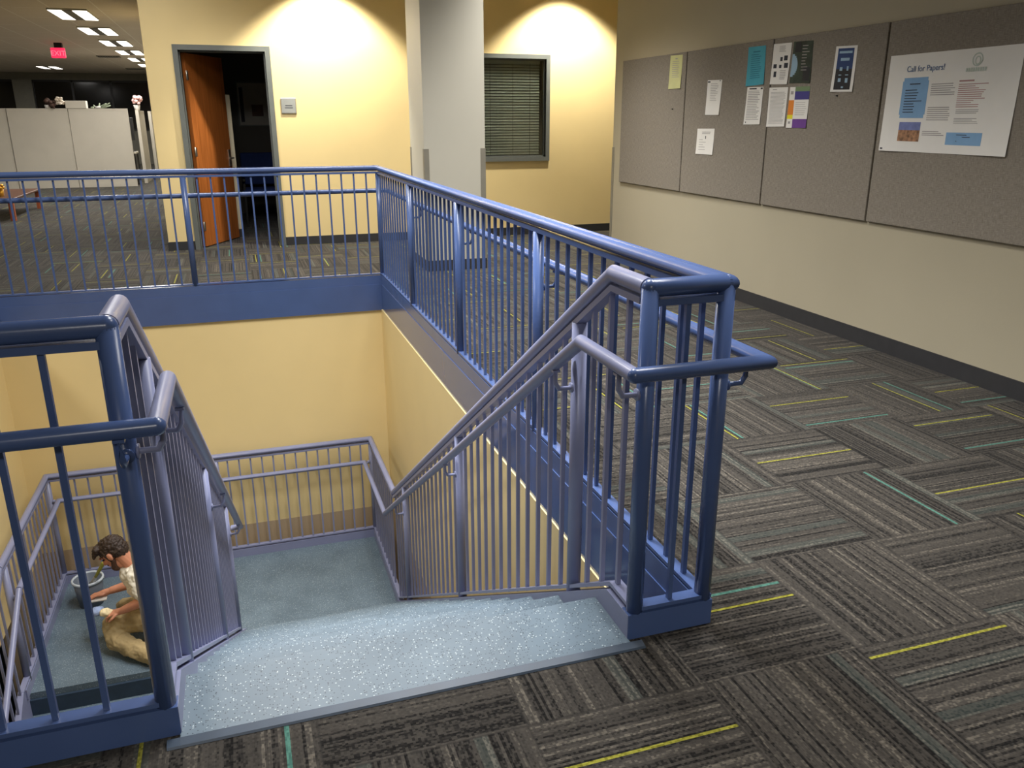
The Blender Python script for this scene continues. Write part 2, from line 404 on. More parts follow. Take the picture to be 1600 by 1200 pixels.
# landing kerb
YB = .13 + (.092-(ZL+.092))/SL
for bx in ((XR-.022, XR+.022, YB-.02, LY1+.022), (LX0-.022, XR-.022, LY1-.022, LY1+.022), (LX0-.022, LX0+.022, YLN-.1, LY1-.022)):
    MB().box(*bx, ZL, ZL+.08).build('landing_kerb', 'lav', stairs)
# lower flight towards the viewer
LXI = -1.47
NL = 13
for k in range(1, NL):
    yk = YLN - GO*(k-1) - .02
    st = MB().box(LX0, LXI, yk-GO-.02, yk+.012, ZL-RISE*k-.035, ZL-RISE*k).box(LX0, LXI, yk-.006, yk+.012, ZL-RISE*k, ZL-RISE*(k-1)-(.161 if k == 1 else .0351))
    st.build('step', 'rubber', stairs)
MB().box(LX0, LXI, YLN-.052, YLN-.031, ZL-RISE, ZL-.05).build('landing_riser', 'trim_dark', stairs)
def low_stringer(x0, x1):
    yA = YLN-.12; zA = ZL+.08; yE = .5
    return MB().prism_x([(yA+.1, zA), (yA, zA), (yE, zA-SL*(yA-yE)), (yE, zA-SL*(yA-yE)-.34), (yA+.1, zA-.3)], x0, x1)
low_stringer(LX0-.022, LX0+.012).build('stringer', 'lav', stairs)
low_stringer(LXI-.005, LXI+.03).build('stringer', 'lav', stairs)
tag(MB().prism_x([(-.076, 0.001), (-.072, .006), (-.048, .011), (-.044, .007), (-.044, 0.001)], XL-.004, XR+.004).build('edge_strip', 'trim_dark'),
    'dark blue rubber edge strip between the carpet and the top of the stairs', 'edge strip')

# ------------------------------------------------------------------ railings
def part(mb, name, mats, root, label=None):
    o = mb.build(name, mats, root)
    if label: o['label'] = label
    return o
def child(mb, name, mats, parent):        # third level, parent mesh carries the offset of its Empty
    o = mb.build(name, mats); o.parent = parent; o.matrix_parent_inverse = Matrix.Identity(4); return o
BAL = .007
def baluster(root, x, y, z0, z1, mname):
    MB().box(x-BAL, x+BAL, y-BAL, y+BAL, z0, z1).build('baluster', mname, root)
def post(root, x, y, z0, z1, mname, ball=False):
    q = MB().lathe([(0, z0), (.0245, z0), (.0245, z1), (0, z1)], (x, y, 0), 18)
    if ball: q.ellipsoid((x, y, HR), [V((.0247, 0, 0)), V((0, .0247, 0)), V((0, 0, .0247))], 18)
    q.build('post', mname, root)
def bracket(hand, p, q, mname):           # from post p (x,y,z) out and up to the underside of handrail q
    p, q = V(p), V(q); low = p.z
    d = (V((q.x, q.y, low))-p); c = p + d*.78
    t = MB().tube([p, c, V((q.x, q.y, low+.25*(q.z-low)+.004)), q], .0075, seg=8)
    t.lathe([(0, 0), (.017, 0), (.017, .006), (0, .006)], p, 12, axis=d)
    t.box(q.x-.012, q.x+.012, q.y-.012, q.y+.012, q.z-.005, q.z+.002)
    return child(t, 'bracket', mname, hand)
TR, HRR = .0245, .0205
UB = .037                                   # flat bar this far below the pipe

# -- blue guard round the right and far sides
g1 = thing('guard_railing', 'blue steel guard railing along the right and far sides of the stair opening', 'railing', (.226, 0, 0))
w_, CY, LXE = .226, 5.67, -3.05
path = [(XR, 0, HR), (w_, 0, HR), (w_, CY, HR), (LXE, CY, HR)]
part(MB().tube(path, TR, seg=18), 'top_rail', 'blue', g1)
part(MB().bar([(p[0], p[1], HR-UB) for p in path], .036, .018), 'under_bar', 'blue', g1)
part(MB().bar([(p[0], p[1], .094) for p in path], .040, .012), 'bottom_bar', 'blue', g1)
kb = MB().box(XR-.029, w_+.022, -.024, .022, 0, .082).box(w_-.022, w_+.022, .022, CY+.022, 0, .082).box(LXE, w_-.022, CY-.022, CY+.022, 0, .082)
part(kb, 'kerb', 'blue', g1)
hx, hy = .31, CY+.085
hp = [(XR-.08, -.09, HH), (hx, -.09, HH), (hx, hy, HH), (LXE, hy, HH)]
BL = [V((.0206, 0, 0)), V((0, .0206, 0)), V((0, 0, .0206))]
hand = part(MB().tube(hp, HRR, seg=16).ellipsoid(hp[0], BL, 16), 'handrail', 'blue', g1)
PY = [4.27, 2.845, 1.465]
for (px, py) in [(XR, 0), (w_, 0), (w_, CY)] + [(w_, y) for y in PY] + [(-1.41, CY), (-3.03, CY)]:
    post(g1, px, py, .08, HR if py == 0 else HR-UB-.008, 'blue', py == 0)
for py in PY: bracket(hand, (w_+.022, py, HH-.085), (hx, py, HH-HRR), 'blue')
bracket(hand, (w_+.022, .0, HH-.085), (hx, 0.0, HH-HRR), 'blue')
bracket(hand, (-1.41, CY+.022, HH-.085), (-1.41, hy, HH-HRR), 'blue')
ys = [CY] + PY + [0]
for a, c in zip(ys, ys[1:]):
    for k in range(1, 13): baluster(g1, w_, a+(c-a)*k/13, .098, HR-UB, 'blue')
baluster(g1, w_/2, 0, .098, HR-UB, 'blue')
for a, c in ((w_, -1.41), (-1.41, -3.03)):
    for k in range(1, 15): baluster(g1, a+(c-a)*k/15, CY, .098, HR-UB, 'blue')
# -- blue guard to the left of the stair head
g2 = thing('guard_railing', 'blue steel guard railing left of the stair head, running out of the frame', 'railing', (XL, 0, 0))
path = [(XL, 0, HR), (-3.05, 0, HR)]
part(MB().tube(path, TR, seg=18), 'top_rail', 'blue', g2)
part(MB().bar([(p[0], p[1], HR-UB) for p in path], .036, .018), 'under_bar', 'blue', g2)
part(MB().bar([(XL+.0, 0, .094), (-3.05, 0, .094)], .040, .012), 'bottom_bar', 'blue', g2)
part(MB().box(-3.05, XL+.027, -.024, .022, 0, .082), 'kerb', 'blue', g2)
hand = part(MB().tube([(XL+.08, -.09, HH), (-3.05, -.09, HH)], HRR, seg=16).ellipsoid((XL+.08, -.09, HH), BL, 16), 'handrail', 'blue', g2)
bracket(hand, (XL+.004, -.022, HH-.085), (XL+.004, -.09, HH-HRR), 'blue')
post(g2, XL, 0, .08, HR, 'blue', True); post(g2, -2.95, 0, .08, HR-UB-.008, 'blue')
for k in range(1, 15): baluster(g2, XL-.02-.111*k, 0, .098, HR-UB, 'blue')

# -- lavender stair railings
def zrail(y): return HR if y < .22 else max(HR-SL*(y-.22), ZL+HR)
YK = .22 - (ZL)/SL
YHK = .26 - ZL/SL
PS = [.46, 2.05, 3.75]
r1 = thing('stair_railing', 'lavender-blue stair railing on the right side of the upper flight', 'railing', (XR, .2, 0))
path = [(XR, .012, HR), (XR, .22, HR), (XR, YK, ZL+HR)]
part(MB().tube(path, TR, seg=18), 'top_rail', 'lav', r1)
part(MB().bar([(XR, .024, HR-UB), (XR, .205, HR-UB), (XR, YK-.015, ZL+HR-UB)], .036, .018), 'under_bar', 'lav', r1)
part(MB().bar([(XR, .0, .098), (XR, .13, .098), (XR, YB, ZL+.098)], .040, .012), 'bottom_bar', 'lav', r1)
hand = part(MB().tube([(XR-.08, -.0885, HH), (XR-.08, .26, HH), (XR-.08, YHK, ZL+HH)], HRR, seg=16), 'handrail', 'lav', r1)
for y in PS:
    post(r1, XR, y, zbar(y)-.03, zrail(y)-UB-.012, 'lav')
    zh = HH-SL*(y-.26); bracket(hand, (XR-.022, y, zh-.085), (XR-.08, y, zh-HRR), 'lav')
bracket(hand, (XR-.022, 0, HH-.085), (XR-.08, 0, HH-HRR), 'lav')
yy = [0] + PS + [4.32]
for a, c, n in zip(yy, yy[1:], (3, 12, 13, 4)):
    for k in range(1, n+1):
        y = a+(c-a)*k/(n+1); baluster(r1, XR, y, zbar(y), zrail(y)-UB, 'lav')
r2 = thing('stair_railing', 'lavender-blue stair railing on the left side of the upper flight, seen edge-on', 'railing', (XL, .2, 0))
YE = 3.45
path = [(XL, .012, HR), (XL, .22, HR), (XL, YE, HR-SL*(YE-.22))]
part(MB().tube(path, TR, seg=18), 'top_rail', 'lav', r2)
part(MB().bar([(XL, .024, HR-UB), (XL, .205, HR-UB), (XL, YE, HR-UB-SL*(YE-.205))], .036, .018), 'under_bar', 'lav', r2)
part(MB().bar([(XL, 0, .098), (XL, .13, .098), (XL, YE, .098-SL*(YE-.13))], .040, .012), 'bottom_bar', 'lav', r2)
yh = 3.75; zh = HH-SL*(yh-.26)
hand = part(MB().tube([(XL+.08, -.0885, HH), (XL+.08, .26, HH), (XL+.08, yh, zh), (XL+.02, yh+.02, zh-.012)], HRR, seg=16), 'handrail', 'lav', r2)
for y in (.46, 2.05):
    post(r2, XL, y, zbar(y)-.03, zrail(y)-UB-.012, 'lav')
    z_ = HH-SL*(y-.26); bracket(hand, (XL+.022, y, z_-.085), (XL+.08, y, z_-HRR), 'lav')
post(r2, XL, YE, zbar(YE)-.03, HR-SL*(YE-.22)-UB-.012, 'lav')
z_ = HH-SL*(YE-.26); bracket(hand, (XL+.022, YE, z_-.085), (XL+.08, YE, z_-HRR), 'lav')
bracket(hand, (XL+.022, .0, HH-.085), (XL+.08, 0, HH-HRR), 'lav')
yy = [0, .46, 2.05, YE]
for a, c, n in zip(yy, yy[1:], (3, 13, 11)):
    for k in range(1, n+1):
        y = a+(c-a)*k/(n+1); baluster(r2, XL, y, zbar(y), zrail(y)-UB, 'lav')
# -- railing round the landing
r3 = thing('landing_railing', 'lavender-blue railing round the stair landing in front of the yellow well walls', 'railing', (-1.4, LY1, ZL))
YS = YLN-.05
path = [(XR, YK, ZL+HR), (XR, LY1, ZL+HR), (LX0, LY1, ZL+HR), (LX0, YS, ZL+HR)]
part(MB().tube(path, TR, seg=16), 'top_rail', 'lav', r3)
part(MB().bar([(p[0], p[1], p[2]-UB) for p in path], .036, .018), 'under_bar', 'lav', r3)
part(MB().bar([(XR, YB, ZL+.098), (XR, LY1, ZL+.098), (LX0, LY1, ZL+.098), (LX0, YS-.1, ZL+.098)], .040, .012), 'bottom_bar', 'lav', r3)
hl = [(XR-.08, YHK, ZL+HH), (XR-.08, LY1-.08, ZL+HH), (LX0+.08, LY1-.08, ZL+HH), (LX0+.08, YS+.05, ZL+HH)]
hand = part(MB().tube(hl, HRR, seg=14), 'handrail', 'lav', r3)
for x, y in ((XR, LY1), (-1.42, LY1), (LX0, LY1), (LX0, YS+.1)): post(r3, x, y, ZL+.06, ZL+HR-UB-.008, 'lav')
bracket(hand, (XR-.03, LY1-.01, ZL+HH-.03), (XR-.08, LY1-.08, ZL+HH-.02), 'lav')
bracket(hand, (-1.42, LY1-.022, ZL+HH-.085), (-1.42, LY1-.08, ZL+HH-HRR), 'lav')
bracket(hand, (LX0+.03, LY1-.01, ZL+HH-.03), (LX0+.08, LY1-.08, ZL+HH-.02), 'lav')
bracket(hand, (LX0+.022, YS+.1, ZL+HH-.085), (LX0+.08, YS+.1, ZL+HH-HRR), 'lav')
for k in range(1, 11): baluster(r3, XR, 4.32+(LY1-4.32)*k/11, ZL+.1, ZL+HR-UB, 'lav')
for a, c, n in ((XR, -1.42, 13), (-1.42, LX0, 12)):
    for k in range(1, n+1): baluster(r3, a+(c-a)*k/(n+1), LY1, ZL+.1, ZL+HR-UB, 'lav')
for k in range(1, 13): baluster(r3, LX0, YS+.1+(LY1-YS-.1)*k/13, ZL+.1, ZL+HR-UB, 'lav')
# -- railing of the lower flight, left side
r4 = thing('stair_railing', 'lavender-blue stair railing on the left of the lower flight, below the landing', 'railing', (LX0, YS, ZL))
dY = 2.6
path = [(LX0, YS, ZL+HR), (LX0, YS-dY, ZL+HR-SL*dY)]
part(MB().tube(path, TR, seg=16), 'top_rail', 'lav', r4)
part(MB().bar([(p[0], p[1], p[2]-UB) for p in path], .036, .018), 'under_bar', 'lav', r4)
part(MB().bar([(LX0, YS-.1, ZL+.098), (LX0, YS-dY, ZL+.098-SL*(dY-.1))], .040, .012), 'bottom_bar', 'lav', r4)
hand = part(MB().tube([(LX0+.08, YS+.05, ZL+HH), (LX0+.08, YS-dY, ZL+HH-SL*(dY+.05))], HRR, seg=14), 'handrail', 'lav', r4)
for q in (.55, 2.1):
    post(r4, LX0, YS-q, ZL+.08-SL*(q-.1), ZL+HR-UB-.012-SL*q, 'lav'); zq = ZL+HH-SL*(q+.05)
    bracket(hand, (LX0+.022, YS-q, zq-.085), (LX0+.08, YS-q, zq-HRR), 'lav')
for k in range(1, 22):
    q = .115*k
    if abs(q-.55) > .04 and abs(q-2.1) > .04: baluster(r4, LX0, YS-q, ZL+.098-SL*(q-.1), ZL+HR-UB-SL*q, 'lav')

# ------------------------------------------------------------------ pillar
PX0, PX1, PY0, PY1 = .76, 1.37, 6.15, 6.80
pil = thing('pillar', 'square grey pillar in front of the yellow wall, with dark base and corner guards', 'pillar', ((PX0+PX1)/2, PY0, 0))
MB().box(PX0, PX1, PY0, PY1, 0, CEIL).build('shaft', 'pillar', pil)
MB().box(PX0-.007, PX1+.007, PY0-.007, PY1+.007, 0, .105).build('base_trim', 'base', pil)
for x, y, sx, sy in ((PX0, PY0, 1, 1), (PX1, PY0, -1, 1), (PX0, PY1, 1, -1)):
    g = MB().box(x-sx*.005, x+sx*.045, y-sy*.005, y, .105, 1.185).box(x-sx*.005, x, y, y+sy*.045, .105, 1.185)
    g.build('corner_guard', 'guard', pil)
g = MB().box(RX-.005, RX, RY-.045, RY+.005, .105, 1.165).box(RX, RX+.045, RY, RY+.005, .105, 1.165)
tag(g.build('corner_guard', 'guard'), 'grey corner guard on the outer corner of the beige wall', 'corner guard')

# ------------------------------------------------------------------ door, window, plaque
fr = MB()
for x0, x1 in ((DX0-.055, DX0), (DX1, DX1+.055)): fr.box(x0, x1, FY-.025, FY+.16, 0, DZ+.055)
fr.box(DX0, DX1, FY-.025, FY+.16, DZ, DZ+.055)
fr.box(DX0, DX0+.016, FY+.05, FY+.10, 0, DZ).box(DX1-.016, DX1, FY+.05, FY+.10, 0, DZ).box(DX0, DX1, FY+.05, FY+.10, DZ-.016, DZ)
struct(fr.build('door_1', 'frame'))
hinge = V((DX0+.03, FY+.13, 0)); ang = math.radians(63)
dl = thing('door_leaf', 'orange cherry wood door standing ajar in the yellow wall', 'door', hinge)
dx = V((math.cos(ang), math.sin(ang), 0)); dn = V((-math.sin(ang), math.cos(ang), 0))
def dpt(a, t, z): q = hinge + dx*a + dn*t; return V((q.x, q.y, z))
def dbox(a0, a1, t0, t1, z0, z1):
    vs = [dpt(a, t, z) for z in (z0, z1) for a, t in ((a0, t0), (a1, t0), (a1, t1), (a0, t1))]
    return vs, [(0, 3, 2, 1), (4, 5, 6, 7), (0, 1, 5, 4), (1, 2, 6, 5), (2, 3, 7, 6), (3, 0, 4, 7)]
MB().add(*dbox(.02, .87, -.022, .022, .012, DZ-.02)).build('panel', 'door', dl)
lev = MB().add(*dbox(.79, .84, -.032, -.022, .90, 1.10)).tube([dpt(.815, -.03, 1.0), dpt(.815, -.075, 1.0), dpt(.70, -.078, 1.0)], .010, seg=10)
lev.build('lever_handle', 'chrome', dl)
for z in (.25, 1.1, 1.93):
    MB().lathe([(0, z-.055), (.007, z-.05), (.007, z+.05), (0, z+.055)], dpt(.005, -.03, 0), 10).add(*dbox(.01, .05, -.026, -.022, z-.05, z+.05)).build('hinge', 'chrome', dl)
# window
wf = MB()
wf.box(WX0-.05, WX0, FY-.025, FY+.16, WZ0-.05, WZ1+.05).box(WX1, WX1+.05, FY-.025, FY+.16, WZ0-.05, WZ1+.05)
wf.box(WX0, WX1, FY-.025, FY+.16, WZ0-.05, WZ0).box(WX0, WX1, FY-.025, FY+.16, WZ1, WZ1+.05)
wf.box(WX0, WX0+.018, FY+.03, FY+.06, WZ0, WZ1).box(WX1-.018, WX1, FY+.03, FY+.06, WZ0, WZ1).box(WX0, WX1, FY+.03, FY+.06, WZ0, WZ0+.018).box(WX0, WX1, FY+.03, FY+.06, WZ1-.018, WZ1)
wf = struct(wf.build('window_1', 'frame'))
def make_glass():
    t = NT('window_glass')
    t.b.inputs['Base Color'].default_value = (.8, .86, .8, 1); t.b.inputs['Roughness'].default_value = .02
    t.b.inputs['Transmission Weight'].default_value = 1.0; t.b.inputs['IOR'].default_value = 1.45
    return t.m
M['glass'] = make_glass()
MB().box(WX0+.016, WX1-.016, FY+.042, FY+.048, WZ0+.016, WZ1-.016).build('pane', 'glass', wf)
M['blind'] = mat('grey_green_blind_slat', lin(176, 178, 168), .5)
bl = thing('venetian_blind', 'grey-green venetian blind closed behind the window in the yellow wall', 'blind', ((WX0+WX1)/2, FY+.11, WZ0))
sl = MB(); z = WZ0+.03
while z < WZ1-.05:
    sl.add([(WX0+.02, FY+.098, z), (WX1-.05, FY+.098, z), (WX1-.05, FY+.116, z+.025), (WX0+.02, FY+.116, z+.025),
            (WX0+.02, FY+.099, z-.001), (WX1-.05, FY+.099, z-.001), (WX1-.05, FY+.117, z+.024), (WX0+.02, FY+.117, z+.024)],
           [(0, 1, 2, 3), (7, 6, 5, 4), (0, 4, 5, 1), (1, 5, 6, 2), (2, 6, 7, 3), (3, 7, 4, 0)]); z += .034
sl.build('slats', 'blind', bl)
MB().box(WX0+.02, WX1-.05, FY+.09, FY+.12, WZ1-.05, WZ1-.018).build('head_rail', 'blind', bl)
cords = MB()
for xx in (2.15, 2.45, 2.68): cords.box(xx-.0012, xx+.0012, FY+.093, FY+.096, WZ0+.02, WZ1-.05)
cords.build('cord', 'inkdark', bl)
# plaque beside the door
pq = thing('wall_sign', 'small grey square room sign on the yellow wall right of the door', 'sign', (-.32, FY, 1.52))
MB().rbox(-.408, -.234, FY-.014, FY, 1.518, 1.692, .006).build('back_plate', 'chrome', pq)
M['plaque'] = mat('grey_plaque', lin(150, 152, 148), .4)
MB().box(-.398, -.244, FY-.017, FY-.0135, 1.528, 1.682, 0).box(-.36, -.28, FY-.0178, FY-.0165, 1.604, 1.612, 1).box(-.365, -.275, FY-.0178, FY-.0165, 1.58, 1.588, 1).build('face_plate', ['plaque', 'inkdark'], pq)

# things inside the dark office
pc = thing('framed_picture', 'framed picture hanging on the dark office wall behind the door', 'picture', (-.58, 11.4, 1.38))
MB().box(-.86, -.29, 11.365, 11.398, 1.36, 1.98).build('frame', 'frame', pc)
M['mount'] = mat('picture_mount', lin(170, 168, 158), .6); M['pict'] = mat('dark_print', lin(90, 60, 50), .6, var=.5, scale=8)
MB().box(-.84, -.31, 11.36, 11.366, 1.38, 1.96, 0).box(-.66, -.5, 11.357, 11.361, 1.5, 1.66, 1).box(-.82, -.77, 11.357, 11.361, 1.42, 1.9, 2).build('print', ['mount', 'pict', 'inkdark'], pc)
M['cream'] = mat('pale_strip_standin', lin(206, 196, 168), .6)
cb = thing('lit_strip_standin', 'narrow pale beige box standing in for a lit strip of wall behind the open office door', 'lit_strip_standin', (-1.05, 9.6, 0))  # upright box added in place of a lit strip of wall
MB().rbox(-1.14, -.958, 9.40, 9.80, .1, 1.75, .008).build('body', 'cream', cb)
MB().box(-1.13, -.966, 9.41, 9.79, 0, .1).build('strip_base', 'base', cb)
M['navy'] = mat('navy_upholstery', lin(38, 60, 120), .85, var=.1, scale=20)
ch = thing('office_chair', 'navy blue upholstered chair in the dark office behind the door', 'chair', (-.62, 10.7, 0))
MB().rbox(-.90, -.36, 10.45, 10.95, .42, .52, .03).build('seat', 'navy', ch)
MB().rbox(-.90, -.36, 10.93, 11.02, .55, 1.0, .03).build('backrest', 'navy', ch)
for x in (-.88, -.38):
    for y in (10.48, 10.97): MB().box(x-.015, x+.015, y-.015, y+.015, 0, .6).build('leg', 'black', ch)
    MB().rbox(x-.025, x+.025, 10.48, 10.95, .62, .66, .01).build('armrest', 'black', ch)

# ------------------------------------------------------------------ tack boards and papers on the right wall
BX = RX-.024
def board(y0, y1, label, z0=.815, z1=2.02):
    o = MB().rbox(BX, RX-.002, y0, y1, z0, z1, .006).build('tack_board', 'fabric')
    return tag(o, label, 'notice board', 'grey fabric notice boards on the beige wall')
board(5.02, 6.315, 'grey fabric notice board nearest the far end of the beige wall, one pale yellow sheet')
board(3.75, 5.005, 'grey fabric notice board with the teal sheet at its right edge')
board(2.572, 3.735, 'grey fabric notice board carrying the navy poster and the group of four flyers')
board(1.30, 2.558, 'grey fabric notice board behind the big white poster')
board(.03, 1.288, 'grey fabric notice board right of the big white poster, cut by the picture edge')
PXF = BX-.0008
def sheet(name, corners, label, cat, mats, marks, curl=.006, thick=.0006):
    """corners (y,z): top-left, top-right, bottom-right, bottom-left as seen; marks: (u0,u1,v0,v1,mat) from the top-left."""
    (tl, tr, br, bl_) = corners; mb = MB(); NU, NV = 6, 8
    def P(u, v, d):
        y = (tl[0]*(1-u)+tr[0]*u)*(1-v)+(bl_[0]*(1-u)+br[0]*u)*v; z = (tl[1]*(1-u)+tr[1]*u)*(1-v)+(bl_[1]*(1-u)+br[1]*u)*v
        return V((PXF-.0006-curl*(v**2)*(.5+.5*math.cos(2*math.pi*u))-d, y, z))
    def patch(u0, u1, v0, v1, d, mi, nu, nv):
        vs = []; 
        for dd in (d, d-thick):
            vs += [P(u0+(u1-u0)*i/nu, v0+(v1-v0)*j/nv, dd) for j in range(nv+1) for i in range(nu+1)]
        W_ = nu+1; K = W_*(nv+1); fs = []
        for j in range(nv):
            for i in range(nu):
                a = j*W_+i; fs.append((a, a+1, a+W_+1, a+W_)); fs.append((K+a, K+a+W_, K+a+W_+1, K+a+1))
        for i in range(nu):
            fs.append((i, K+i, K+i+1, i+1)); q = nv*W_+i; fs.append((q, q+1, K+q+1, K+q))
        for j in range(nv):
            a = j*W_; fs.append((a, a+W_, K+a+W_, K+a)); a += nu; fs.append((a, K+a, K+a+W_, a+W_))
        mb.add(vs, fs, mi)
    patch(0, 1, 0, 1, 0, 0, NU, NV)
    for (u0, u1, v0, v1, mi) in marks: patch(u0, u1, v0, v1, .0007 if mi < 90 else .0014, mi % 90, max(1, int(6*(u1-u0))), max(1, int(8*(v1-v0))))
    o = mb.build(name, mats); tag(o, label, cat); return o, P
def lines(u0, u1, v0, v1, n, mi, jit=.25, hgt=.4):
    out = []; st = (v1-v0)/n
    for k in range(n):
        e = u1-(u1-u0)*random.random()*jit; out.append((u0, e, v0+st*k, v0+st*(k+hgt), mi))
    return out
M['py'] = mat('pale_yellow_paper', lin(200, 200, 144), .8); M['teal'] = mat('teal_paper', lin(72, 158, 176), .8)
M['tealink'] = mat('teal_ink', lin(40, 112, 132), .8); M['dkgreen'] = mat('dark_green_print', lin(44, 58, 46), .6, var=.5, scale=14)
M['ltblue'] = mat('pale_blue_print', lin(146, 176, 196), .6); M['navyp'] = mat('navy_print', lin(28, 58, 108), .6)
M['blackp'] = mat('black_print', lin(26, 28, 36), .6); M['orange'] = mat('orange_print', lin(220, 130, 46), .6); M['lemon'] = mat('lemon_print', lin(226, 216, 40), .6)
M['purple'] = mat('purple_print', lin(104, 60, 140), .6); M['indigo'] = mat('indigo_print', lin(60, 56, 130), .6); M['sage'] = mat('sage_print', lin(110, 134, 96), .6)
sheet('flyer', [(5.311, 2.006), (5.089, 2.0), (5.093, 1.718), (5.314, 1.719)], 'pale yellow sheet at the top right of the farthest notice board', 'paper', ['py', 'ink'], [(.42, .6, .09, .12, 1)] + lines(.2, .8, .18, .7, 9, 1, .3, .25))
sheet('flyer', [(4.637, 1.767), (4.411, 1.763), (4.421, 1.487), (4.636, 1.488)], 'white sheet with printed lines, alone above the small white note', 'paper', ['paper', 'ink', 'inkdark'], [(.02, .2, .03, .07, 2), (.84, .9, .01, .04, 2)] + lines(.25, .8, .1, .62, 11, 1, .4, .3))
sheet('flyer', [(4.753, 1.374), (4.475, 1.377), (4.476, 1.163), (4.753, 1.161)], 'small squarish white note low on the board left of the teal sheet', 'paper', ['paper', 'ink', 'inkdark'], [(.5, .54, .28, .4, 2)] + lines(.15, .55, .42, .9, 5, 1, .5, .2) + lines(.3, .8, .12, .24, 2, 1))
sheet('flyer', [(4.065, 1.985), (3.838, 1.982), (3.819, 1.706), (4.057, 1.699)], 'teal sheet of paper at the right edge of its board', 'paper', ['teal', 'tealink'], [(.3, .7, .12, .15, 1)] + lines(.2, .8, .2, .85, 12, 1, .3, .3))
sheet('flyer', [(4.038, 1.692), (3.825, 1.688), (3.826, 1.415), (4.045, 1.413)], 'white printed sheet pinned directly below the teal sheet', 'paper', ['paper', 'ink', 'inkdark'], [(.15, .6, .03, .06, 2), (.85, .97, .02, .06, 2), (.1, .14, .92, .96, 2)] + lines(.1, .9, .1, .9, 18, 1, .3, .4))
sheet('flyer', [(3.738, 1.983), (3.523, 1.977), (3.53, 1.696), (3.74, 1.702)], 'white flyer with small dark pictures beside the dark green flyer', 'paper', ['paper', 'ink', 'inkdark'],
      [(.45, .58, .33, .43, 2), (.66, .86, .3, .42, 2), (.1, .28, .5, .6, 2), (.42, .55, .52, .6, 2), (.7, .92, .48, .6, 2), (.16, .3, .68, .82, 2)] + lines(.35, .75, .06, .22, 5, 1) + lines(.5, .9, .66, .9, 6, 1))
o, P = sheet('flyer', [(3.499, 1.981), (3.281, 1.972), (3.271, 1.695), (3.501, 1.702)], 'dark green flyer with a pale blue disc at its left', 'paper', ['dkgreen', 'ink', 'ltblue', 'blackp'], [(.1, .4, .02, .26, 3), (.6, .95, .62, .95, 3)] + lines(.48, .85, .1, .75, 9, 1, .5, .25) +
      [(.0, .30*math.sqrt(max(0, 1-((k+.5)/6-1)**2)), .3+k*.0455, .3+(k+1)*.0455, 2) for k in range(12)])
sheet('flyer', [(3.746, 1.679), (3.518, 1.676), (3.515, 1.402), (3.737, 1.398)], 'white text sheet below the flyer with small pictures', 'paper', ['paper', 'ink'], [(.2, .42, .04, .06, 1)] + lines(.1, .92, .12, .94, 26, 1, .15, .35))
sheet('flyer', [(3.492, 1.675), (3.267, 1.672), (3.262, 1.393), (3.491, 1.393)], 'flyer of purple, orange and yellow colour blocks below the dark green flyer', 'paper', ['paper', 'sage', 'indigo', 'orange', 'lemon', 'purple', 'ink'],
      [(.28, 1, .0, .11, 1), (.28, 1, .11, .31, 2), (0, .27, .32, .68, 3), (0, .27, .68, .78, 4), (.28, 1, .78, 1, 5), (.06, .2, .1, .18, 6), (.08, .18, .84, .9, 6)] + lines(.36, .92, .38, .72, 7, 6, .3, .2))
o, P = sheet('flyer', [(3.037, 1.915), (2.829, 1.907), (2.826, 1.624), (3.044, 1.629)], 'navy and black poster with a white border, alone right of the colour-block flyer', 'poster', ['paper', 'navyp', 'blackp', 'ltblue'],
      [(.13, .87, .05, .5, 1), (.13, .87, .5, .95, 2), (.2, .8, .11, .16, 93), (.3, .7, .26, .32, 93), (.3, .42, .46, .54, 93), (.62, .7, .44, .54, 93), (.28, .4, .62, .64, 93), (.58, .72, .62, .64, 93), (.28, .4, .7, .78, 93), (.6, .72, .7, .8, 93), (.45, .55, .88, .92, 93)])
M['boxblue'] = mat('mid_blue_print', lin(122, 162, 200), .7); M['rust'] = mat('rust_ink', lin(168, 130, 128), .8); M['title'] = mat('title_blue', lin(84, 108, 146), .8)
M['photo'] = mat('meadow_photo', lin(150, 110, 80), .6, var=.6, scale=40); M['sky'] = mat('photo_sky', lin(110, 120, 170), .6, var=.2, scale=20); M['logo'] = mat('pale_green_ink', lin(186, 198, 186), .8)
PC = [(2.519, 1.821), (1.58, 1.821), (1.578, 1.263), (2.512, 1.265)]
def uv(y, z): return ((2.516-y)/.938, (1.821-z)/.557)
def rect(y0, y1, z0, z1, mi): u0, v0 = uv(y0, z0); u1, v1 = uv(y1, z1); return (u0, u1, v0, v1, mi)
marks = []
for k in range(12):          # rounded corners of the blue box
    t0, t1 = k/12, (k+1)/12
    def inset(t): 
        e = min(t, 1-t)*.229; return 0 if e > .03 else .03-math.sqrt(max(0, .03**2-(.03-e)**2))
    tm = (t0+t1)/2; d = inset(tm); marks.append(rect(2.388-d, 2.186+d, 1.688-t0*.229, 1.688-t1*.229, 2))
marks += [rect(2.372, 2.204, 1.436, 1.39, 4), rect(2.372, 2.204, 1.39, 1.325, 3), rect(2.003, 1.751, 1.381, 1.313, 2), rect(2.505, 2.485, 1.283, 1.274, 7)]
def tl(y0, y1, z0, z1, n, mi, jit=.3, hgt=.4):
    u0, v0 = uv(y0, z0); u1, v1 = uv(y1, z1); return lines(u0, u1, v0, v1, n, mi, jit, hgt)
marks += tl(2.33, 2.24, 1.655, 1.64, 1, 97, .1) + tl(2.36, 2.22, 1.62, 1.48, 9, 97, .5, .3)
